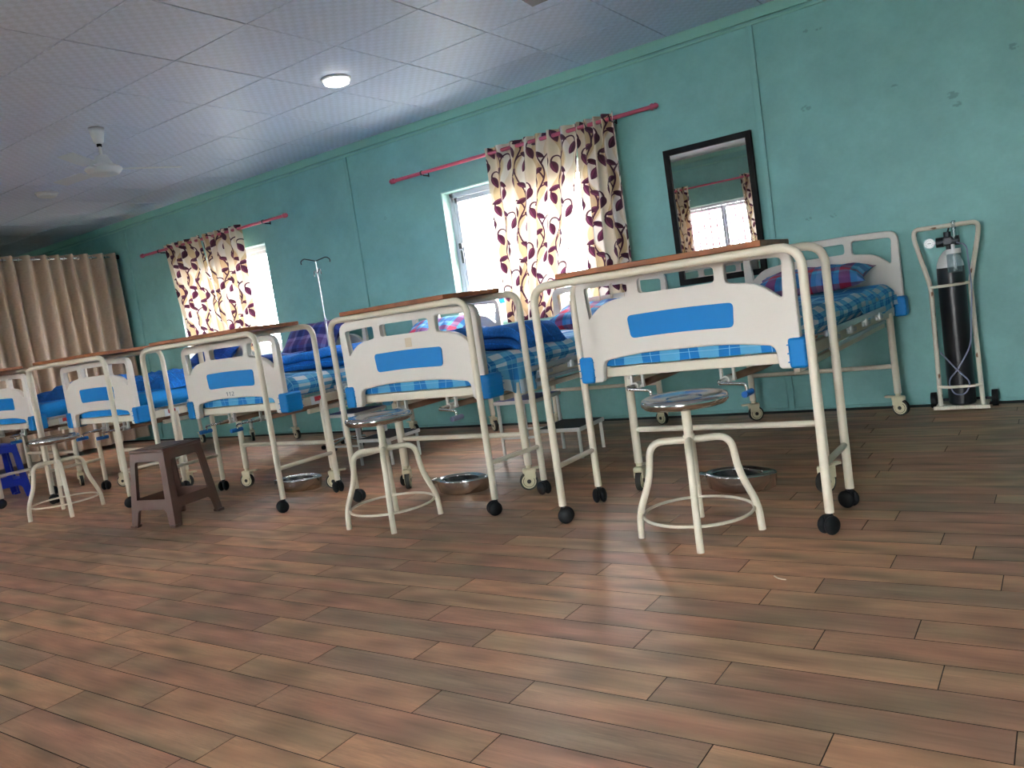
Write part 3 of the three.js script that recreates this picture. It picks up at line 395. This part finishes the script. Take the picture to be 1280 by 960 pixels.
// ---------------------------------------------------------------- overbed tables on casters
const twin = (x) => { const g = new THREE.SphereGeometry(0.036, 18, 12); g.scale(0.52, 1, 1); g.translate(x, 0.036, 0); return g; };
const tCaster = join([twin(-0.017), twin(0.017), bx(0.024, 0.045, 0.04, 0, 0.05, 0.005, 0.01), cyl(0.011, 0.03, 0, 0.078, 0.01, 'y', 10)]);
function overbedTable(label, x0, x1, zf, zr, turn = 0) {
  const w = x1 - x0, d = zf - zr, o = thing('overbed_table', label, 'table', [(x0 + x1) / 2, 0, (zf + zr) / 2], turn, 'overbed tables straddling the bed ends');
  for (const s of [1, -1]) {
    obj('frame_hoop', tube([[-w / 2, 0.08, s * d / 2], [-w / 2, 1.077, s * d / 2], [w / 2, 1.077, s * d / 2], [w / 2, 0.08, s * d / 2]], 0.0175, 0.085, 10), M.cream, o, 'cream tubular hoop');
    for (const q of [-1, 1]) { const c = obj('caster', tCaster, M.rubber, o, 'black twin-wheel caster'); c.position.set(q * w / 2, 0, s * d / 2); c.rotation.y = q * 1.9 + s * 0.7; c.position.x -= Math.sin(c.rotation.y) * 0.01; c.position.z -= Math.cos(c.rotation.y) * 0.01; }
  }
  for (const q of [-1, 1]) obj('crossbar', cyl(0.0125, d, q * w / 2, 0.262, 0, 'z', 10), M.cream, o);
  obj('tabletop', (() => { const g = bx(w - 0.27, 0.024, d + 0.035, 0, 1.1065, 0, 0.005); const p = g.attributes.position, uv = g.attributes.uv; for (let i = 0; i < uv.count; i++) uv.setXY(i, p.getX(i) / 1.2 + 0.5, (p.getZ(i) + p.getY(i)) * 1.4); return g; })(), M.wood, o, 'brown laminate wooden top');
  return o;
}
overbedTable('overbed table with brown top across the bed beside the oxygen cylinder', -1.952, -0.785, -3.025, -3.37);
overbedTable('overbed table with brown top across the bed with the paper sticker', -3.515, -2.365, -3.188, -3.568, -0.14);
overbedTable('overbed table with brown top across the numbered bed', -5.1, -3.9, -3.02, -3.46);
overbedTable('overbed table with brown top across the bed beside the brown stool', -6.66, -5.53, -2.995, -3.43);
overbedTable('overbed table with brown top across the bed nearest the beige curtain', -8.3, -7.15, -2.83, -3.23);

// ---------------------------------------------------------------- stools
function revolvingStool(label, x, z, ang, seatTilt = 0) {
  const o = thing('revolving_stool', label, 'stool', [x, 0, z], 0, 'steel topped revolving stools');
  obj('seat', lathe([[0, 0.522], [0.13, 0.524], [0.158, 0.528], [0.17, 0.54], [0.172, 0.552], [0.167, 0.562], [0.155, 0.568], [0.13, 0.562], [0.08, 0.556], [0.075, 0.558], [0.07, 0.554], [0, 0.552]], 40), M.steel, o, 'polished round steel seat');
  obj('screw_post', [cyl(0.019, 0.19, 0, 0.437, 0, 'y', 14), cyl(0.023, 0.2, 0, 0.31, 0, 'y', 14), cyl(0.06, 0.008, 0, 0.518, 0, 'y', 16)], M.cream, o);
  for (let k = 0; k < 4; k++) { const a = ang + k * Math.PI / 2, c = Math.cos(a), s = Math.sin(a), p = (r, y) => [c * r, y, s * r]; obj('leg', tube([p(0.012, 0.388), p(0.158, 0.392), p(0.172, 0.25), p(0.232, 0.105), p(0.236, 0.004)], 0.0145, 0.06, 10), M.cream, o, 'bent cream tube leg'); }
  const ring = []; for (let k = 0; k < 48; k++) ring.push([Math.cos(k / 48 * 2 * Math.PI) * 0.216, 0.098, Math.sin(k / 48 * 2 * Math.PI) * 0.216]); obj('foot_ring', tube(ring, 0.0065, 0, 7, true), M.cream, o, 'thin cream foot ring');
  return o;
}
revolvingStool('round steel stool on cream legs in front of the bed beside the oxygen cylinder', -1.267, -2.945, Math.atan2(0.218, 0.083));
revolvingStool('round steel stool on cream legs in front of the bed with the paper sticker', -2.917, -2.925, Math.atan2(0.17, 0.149));
revolvingStool('round steel stool on cream legs between the brown and the blue plastic stools', -6.03, -2.79, Math.atan2(0.08, 0.226));
function plasticStool(name, label, x, z, turn, m, H, hb, ht) {
  const o = thing(name, label, 'stool', [x, 0, z], turn), tilt = Math.atan2(hb - ht, H), slope = Math.hypot(H, hb - ht);
  const sh = () => { const Y = slope, hw = (y) => lerp(hb, ht, y / Y), s = roundPoly([[-hw(0), 0, 0.004], [-hw(Y) + 0.0, Y, 0.035], [hw(Y), Y, 0.035], [hw(0), 0, 0.004], [hw(0) - 0.052, 0, 0.006], [hw(Y * 0.2) - 0.062, Y * 0.23, 0.03], [-hw(Y * 0.2) + 0.062, Y * 0.23, 0.03], [-hw(0) + 0.052, 0, 0.006]], 0.01);
    s.holes.push(roundPoly([[-hw(Y * 0.35) + 0.05, Y * 0.35, 0.01], [-hw(Y * 0.86) + 0.042, Y * 0.86, 0.025], [hw(Y * 0.86) - 0.042, Y * 0.86, 0.025], [hw(Y * 0.35) - 0.05, Y * 0.35, 0.01]], 0.02, THREE.Path)); return s; };
  const base = extrude(sh(), 0.014, 0.003, 4);
  for (let k = 0; k < 4; k++) { const g = base.clone(); g.rotateX(-tilt); g.translate(0, 0.002, hb); g.rotateY(k * Math.PI / 2); obj('side_panel', g, m, o, 'moulded side with two legs and openings'); }
  for (const [a, b] of [[1, 1], [1, -1], [-1, 1], [-1, -1]]) obj('foot', bx(0.05, 0.018, 0.05, a * (hb - 0.018), 0.009, b * (hb - 0.018), 0.006), m, o);
  obj('seat', [bx(2 * ht + 0.012, 0.022, 2 * ht + 0.012, 0, H - 0.006, 0, 0.01), bx(2 * ht - 0.05, 0.006, 2 * ht - 0.05, 0, H + 0.005, 0, 0.002)], m, o); return o;
}
plasticStool('plastic_stool', 'brown moulded plastic stool standing on the open floor', -4.66, -2.80, 0.16, M.brown, 0.47, 0.19, 0.145);
plasticStool('plastic_stool', 'blue moulded plastic stool under the table nearest the beige curtain', -7.68, -3.04, -0.1, M.bluePlastic, 0.47, 0.19, 0.145);

// ---------------------------------------------------------------- steel bedpans
function bedpan(label, x, z, turn) {
  const o = thing('bedpan', label, 'bedpan', [x, 0, z], turn, 'steel bedpans under the beds'), N = 44;
  const ring = (k, y, inset, shift = 0) => { const r = []; for (let i = 0; i < N; i++) { const a = i / N * 2 * Math.PI, c = Math.cos(a), s = Math.sin(a), w = 0.115 - 0.04 * Math.max(0, c) ** 1.5; r.push([c * (0.17 - inset) * k + shift, y, s * (w - inset) * k]); } return r; };
  obj('pan_body', loft([ring(0.05, 0.002, 0), ring(0.82, 0.002, 0), ring(0.93, 0.012, 0), ring(0.985, 0.045, 0), ring(1, 0.074, 0), ring(1.01, 0.078, 0), ring(0.99, 0.083, 0), ring(0.9, 0.085, 0), ring(0.72, 0.080, 0.0, -0.015), ring(0.70, 0.074, 0, -0.015), ring(0.78, 0.04, 0), ring(0.7, 0.012, 0), ring(0.05, 0.010, 0)]), M.steel, o);
  obj('handle', [bx(0.05, 0.012, 0.05, -0.18, 0.07, 0.0, 0.005), bx(0.012, 0.03, 0.05, -0.202, 0.062, 0, 0.004)], M.steel, o); return o;
}
bedpan('steel bedpan on the floor under the bed beside the oxygen cylinder', -1.33, -3.64, 0.0);
bedpan('steel bedpan on the floor under the bed with the paper sticker', -2.93, -3.53, 0.1);
bedpan('steel bedpan on the floor under the numbered bed', -4.33, -3.52, 0.2);

// ---------------------------------------------------------------- foot steps under the beds
function footStep(label, x, z, turn) {
  const o = thing('foot_step', label, 'step stool', [x, 0, z], turn, 'two-step foot stools under the beds'), d = 0.36;
  for (const [xa, y, m] of [[0.15, 0.2, M.treadDark], [-0.15, 0.4, M.bluePlastic]]) { obj('tread', [bx(0.3, 0.012, d - 0.02, xa, y - 0.004, 0, 0.003)], m, o, y > 0.3 ? 'blue upper tread' : 'dark lower tread'); obj('tread_rim', [bx(0.32, 0.025, 0.014, xa, y - 0.012, d / 2 - 0.005), bx(0.32, 0.025, 0.014, xa, y - 0.012, -d / 2 + 0.005), bx(0.014, 0.025, d, xa + 0.155, y - 0.012, 0), bx(0.014, 0.025, d, xa - 0.155, y - 0.012, 0)], M.whiteEnamel, o); }
  for (const s of [-1, 1]) { obj('leg', cyl(0.012, 0.19, 0.29, 0.095, s * (d / 2 - 0.02), 'y', 10), M.whiteEnamel, o); obj('leg', cyl(0.012, 0.39, -0.01, 0.195, s * (d / 2 - 0.02), 'y', 10), M.whiteEnamel, o); obj('leg', cyl(0.012, 0.39, -0.29, 0.195, s * (d / 2 - 0.02), 'y', 10), M.whiteEnamel, o); obj('stretcher', cyl(0.009, 0.28, -0.15, 0.15, s * (d / 2 - 0.02), 'x', 8), M.whiteEnamel, o); }
  return o;
}
footStep('white two-step foot stool under the bed with the paper sticker', -2.89, -4.47, 0.05);
footStep('white two-step foot stool under the numbered bed', -4.42, -4.35, 0.05);

// ---------------------------------------------------------------- drip stand
{
  const o = thing('drip_stand', 'thin steel drip stand with hooks between two beds', 'drip stand', [-5.36, 0, -4.92]);
  obj('pole', [cyl(0.009, 1.1, 0, 0.58, 0, 'y', 10), cyl(0.005, 0.55, 0, 1.38, 0, 'y', 8)], M.alu, o); obj('clamp', [cyl(0.012, 0.05, 0, 1.13, 0, 'y', 10), bx(0.035, 0.014, 0.014, 0.022, 1.13, 0)], M.gripGrey, o);
  for (let k = 0; k < 4; k++) { const a = k * Math.PI / 2 + 0.5, c = Math.cos(a), s = Math.sin(a), h = k % 2 ? 1.655 : 1.55; obj('hook', tube([[0, h, 0], [c * 0.10, h + 0.03, s * 0.10], [c * 0.13, h + 0.005, s * 0.13], [c * 0.125, h - 0.02, s * 0.125]], 0.005, 0.02, 6), M.darkMetal, o); }
  for (let k = 0; k < 5; k++) { const a = k * 2 * Math.PI / 5, c = Math.cos(a), s = Math.sin(a); obj('leg', tube([[0, 0.08, 0], [c * 0.2, 0.055, s * 0.2]], 0.011, 0, 8), M.chrome, o); const q = obj('caster', cyl(0.02, 0.02, c * 0.2, 0.02, s * 0.2, 'x', 10), M.rubber, o); }
}
// ---------------------------------------------------------------- oxygen cylinder on its trolley
{
  const X = -0.575, Z = -5.5, t = thing('cylinder_trolley', 'worn cream tube trolley carrying the oxygen cylinder', 'trolley', [X, 0, Z]);
  obj('handle_frame', tube([[-0.112, 0.03, 0.06], [-0.108, 0.76, 0.04], [-0.175, 1.06, 0.04], [-0.17, 1.115, 0.04], [0.17, 1.11, 0.04], [0.16, 1.03, 0.04], [0.1, 0.76, 0.04], [0.112, 0.03, 0.06]], 0.0135, 0.045, 10), M.creamWorn, t);
  obj('cross_strap', tube([[-0.108, 0.76, 0.045], [-0.06, 0.762, 0.098], [0.05, 0.764, 0.098], [0.1, 0.766, 0.045]], 0.009, 0.03, 8), M.creamWorn, t); obj('cross_strap', tube([[-0.11, 0.155, 0.065], [-0.06, 0.155, 0.105], [0.06, 0.157, 0.105], [0.11, 0.157, 0.065]], 0.009, 0.03, 8), M.creamWorn, t);
  obj('base_plate', [bx(0.28, 0.008, 0.2, 0, 0.032, -0.01, 0.002), bx(0.3, 0.022, 0.012, 0, 0.028, 0.095, 0.003)], M.creamWorn, t); obj('axle', cyl(0.008, 0.34, 0, 0.05, -0.08, 'x', 8), M.darkMetal, t);
  for (const s of [-1, 1]) obj('wheel', cyl(0.05, 0.03, s * 0.165, 0.05, -0.08, 'x', 20), M.rubber, t);
  obj('frame_stay', tube([[-0.1, 0.036, 0.06], [-0.1, 0.036, 0.0]], 0.01, 0, 8), M.creamWorn, t);
  const c = thing('oxygen_cylinder', 'tall black oxygen cylinder with white shoulder and pressure gauge', 'gas cylinder', [X, 0.037, Z]);
  obj('body', lathe([[0, 0], [0.066, 0.0], [0.074, 0.012], [0.075, 0.8], [0.074, 0.83]], 32), M.cylinder, c); obj('shoulder', lathe([[0.074, 0.83], [0.07, 0.855], [0.055, 0.895], [0.03, 0.925], [0.018, 0.935], [0, 0.935]], 28), M.white, c, 'white painted shoulder');
  const v = obj('valve', [cyl(0.013, 0.07, 0, 0.95, 0, 'y', 12), bx(0.06, 0.055, 0.05, 0.0, 0.985, 0.0, 0.012), cyl(0.03, 0.04, -0.04, 0.983, 0.02, 'x', 16), cyl(0.028, 0.04, 0.043, 0.983, 0.03, 'x', 16), cyl(0.02, 0.03, 0, 1.025, 0, 'y', 12)], M.darkMetal, c, 'dark valve and regulator'); obj('wing_key', tube([[0.0, 1.03, 0], [0.02, 1.085, 0.01]], 0.005, 0, 6), M.darkMetal, v);
  const gz = obj('pressure_gauge', [cyl(0.029, 0.02, -0.095, 0.985, 0.03, 'z', 24), cyl(0.006, 0.06, -0.06, 0.985, 0.025, 'x', 8)], M.alu, c, 'round pressure gauge'); const face = obj('dial', new THREE.CircleGeometry(0.025, 24), M.gauge, gz, 'white dial with black marks'); face.position.set(-0.095, 0.985, 0.0405);
  const f = obj('flow_meter', cyl(0.014, 0.11, 0.04, 1.045, 0.045, 'y', 14), M.clear, c, 'clear flow tube'); obj('float_tube', cyl(0.004, 0.1, 0.04, 1.045, 0.045, 'y', 8), M.white, f);
  const h = obj('humidifier_jar', lathe([[0, 0], [0.036, 0], [0.038, 0.01], [0.038, 0.1], [0.03, 0.11]], 24), M.clear, c, 'clear humidifier jar'); h.position.set(0.035, 0.80, 0.115); obj('lid', [cyl(0.04, 0.028, 0, 0.122, 0, 'y', 22), cyl(0.01, 0.03, 0, 0.148, 0, 'y', 10)], M.white, h, 'white jar lid'); obj('dip_tube', cyl(0.006, 0.085, 0.004, 0.062, 0, 'y', 8), M.white, h);
  obj('hose', tube([[0.05, 0.97, 0.06], [0.10, 0.95, 0.07], [0.11, 0.7, 0.09], [0.08, 0.36, 0.10], [0, 0.22, 0.108], [-0.06, 0.155, 0.104], [-0.03, 0.07, 0.1], [0.03, 0.07, 0.1], [0.065, 0.14, 0.108], [0.0, 0.22, 0.114], [-0.085, 0.33, 0.09]], 0.0045, 0.06, 6), M.gripGrey, c, 'thin grey oxygen hose');
}
// ---------------------------------------------------------------- bottle on the window sill
{
  const o = thing('bottle', 'clear plastic bottle with a blue cap on the window sill', 'bottle', [-4.05, 0.91, ZB - 0.03]);
  obj('bottle_body', lathe([[0, 0], [0.032, 0], [0.036, 0.01], [0.036, 0.12], [0.03, 0.145], [0.022, 0.155]], 20), M.white, o); obj('cap', cyl(0.034, 0.05, 0, 0.175, 0, 'y', 20), M.blue, o, 'blue screw cap');
}
tag(obj('straw_scrap', tube([[-0.86, 0.003, -2.55], [-0.84, 0.003, -2.53], [-0.815, 0.003, -2.525]], 0.0025, 0.01, 5), M.label, scene), 'tiny pale straw scrap lying on the open floor', 'scrap');
// ---------------------------------------------------------------- ceiling fittings
function ceilingFan(label, x, z, a0, m, R) {
  const o = thing('ceiling_fan', label, 'ceiling fan', [x, HC - 0.004, z], 0, 'ceiling fans');
  obj('canopy', lathe([[0, -0.115], [0.022, -0.115], [0.035, -0.1], [0.05, -0.03], [0.056, 0], [0, 0]], 20), M.fanWhite, o); obj('down_rod', cyl(0.011, 0.12, 0, -0.15, 0, 'y', 10), M.fanWhite, o); obj('rod_clamp', cyl(0.018, 0.025, 0, -0.122, 0, 'y', 10), M.rubber, o);
  obj('motor', lathe([[0, -0.345], [0.085, -0.342], [0.105, -0.335], [0.108, -0.325], [0.118, -0.322], [0.12, -0.312], [0.128, -0.309], [0.13, -0.297], [0.12, -0.288], [0.075, -0.268], [0.05, -0.225], [0.04, -0.2], [0.012, -0.195]], 32), M.fanWhite, o, 'ribbed round motor housing');
  for (let k = 0; k < 3; k++) { const g = bx(R - 0.2, 0.006, 0.11, (R + 0.2) / 2, 0, 0, 0.002), b = obj('blade', [place(g, [0, 0, 0], [0.16, 0, 0]), bx(0.12, 0.008, 0.03, 0.165, 0, 0, 0.003)], m, o); b.position.y = -0.30; b.rotation.y = a0 + k * 2 * Math.PI / 3; }
  return o;
}
ceilingFan('white ceiling fan with ribbed motor above the bed beside the brown stool', -5.837, -3.436, 1.15, M.fanWhite, 0.55);
ceilingFan('ceiling fan with dark brown blades above the bed beside the oxygen cylinder', -1.46, -3.5, Math.PI - 0.05, M.fanDark, 0.62);
function ceilingLamp(label, x, z, on) {
  const o = thing('ceiling_lamp', label, 'ceiling lamp', [x, HC - 0.002, z], 0, 'round ceiling lamps');
  obj('rim', lathe([[0.09, -0.014], [0.102, -0.012], [0.104, -0.006], [0.104, 0], [0, 0]], 32), M.white, o); obj('diffuser', lathe([[0, -0.042], [0.07, -0.041], [0.086, -0.034], [0.09, -0.022], [0.09, -0.008], [0, -0.008]], 32), on ? M.lampOn : M.white, o, on ? 'glowing white diffuser' : 'unlit white diffuser');
  if (on) { const l = new THREE.RectAreaLight(0xffffff, 26, 0.16, 0.16); l.position.set(0, -0.05, 0); l.rotation.x = -Math.PI / 2; o.add(l); }
  return o;
}
ceilingLamp('round ceiling lamp that is switched on', -4.107, -4.239, true);
ceilingLamp('round ceiling lamp that is switched off, near the white fan', -8.10, -4.14, false);

scene.traverse((o) => { if (o.isMesh) { o.castShadow = true; o.receiveShadow = true; } });
renderer.render(scene, camera);
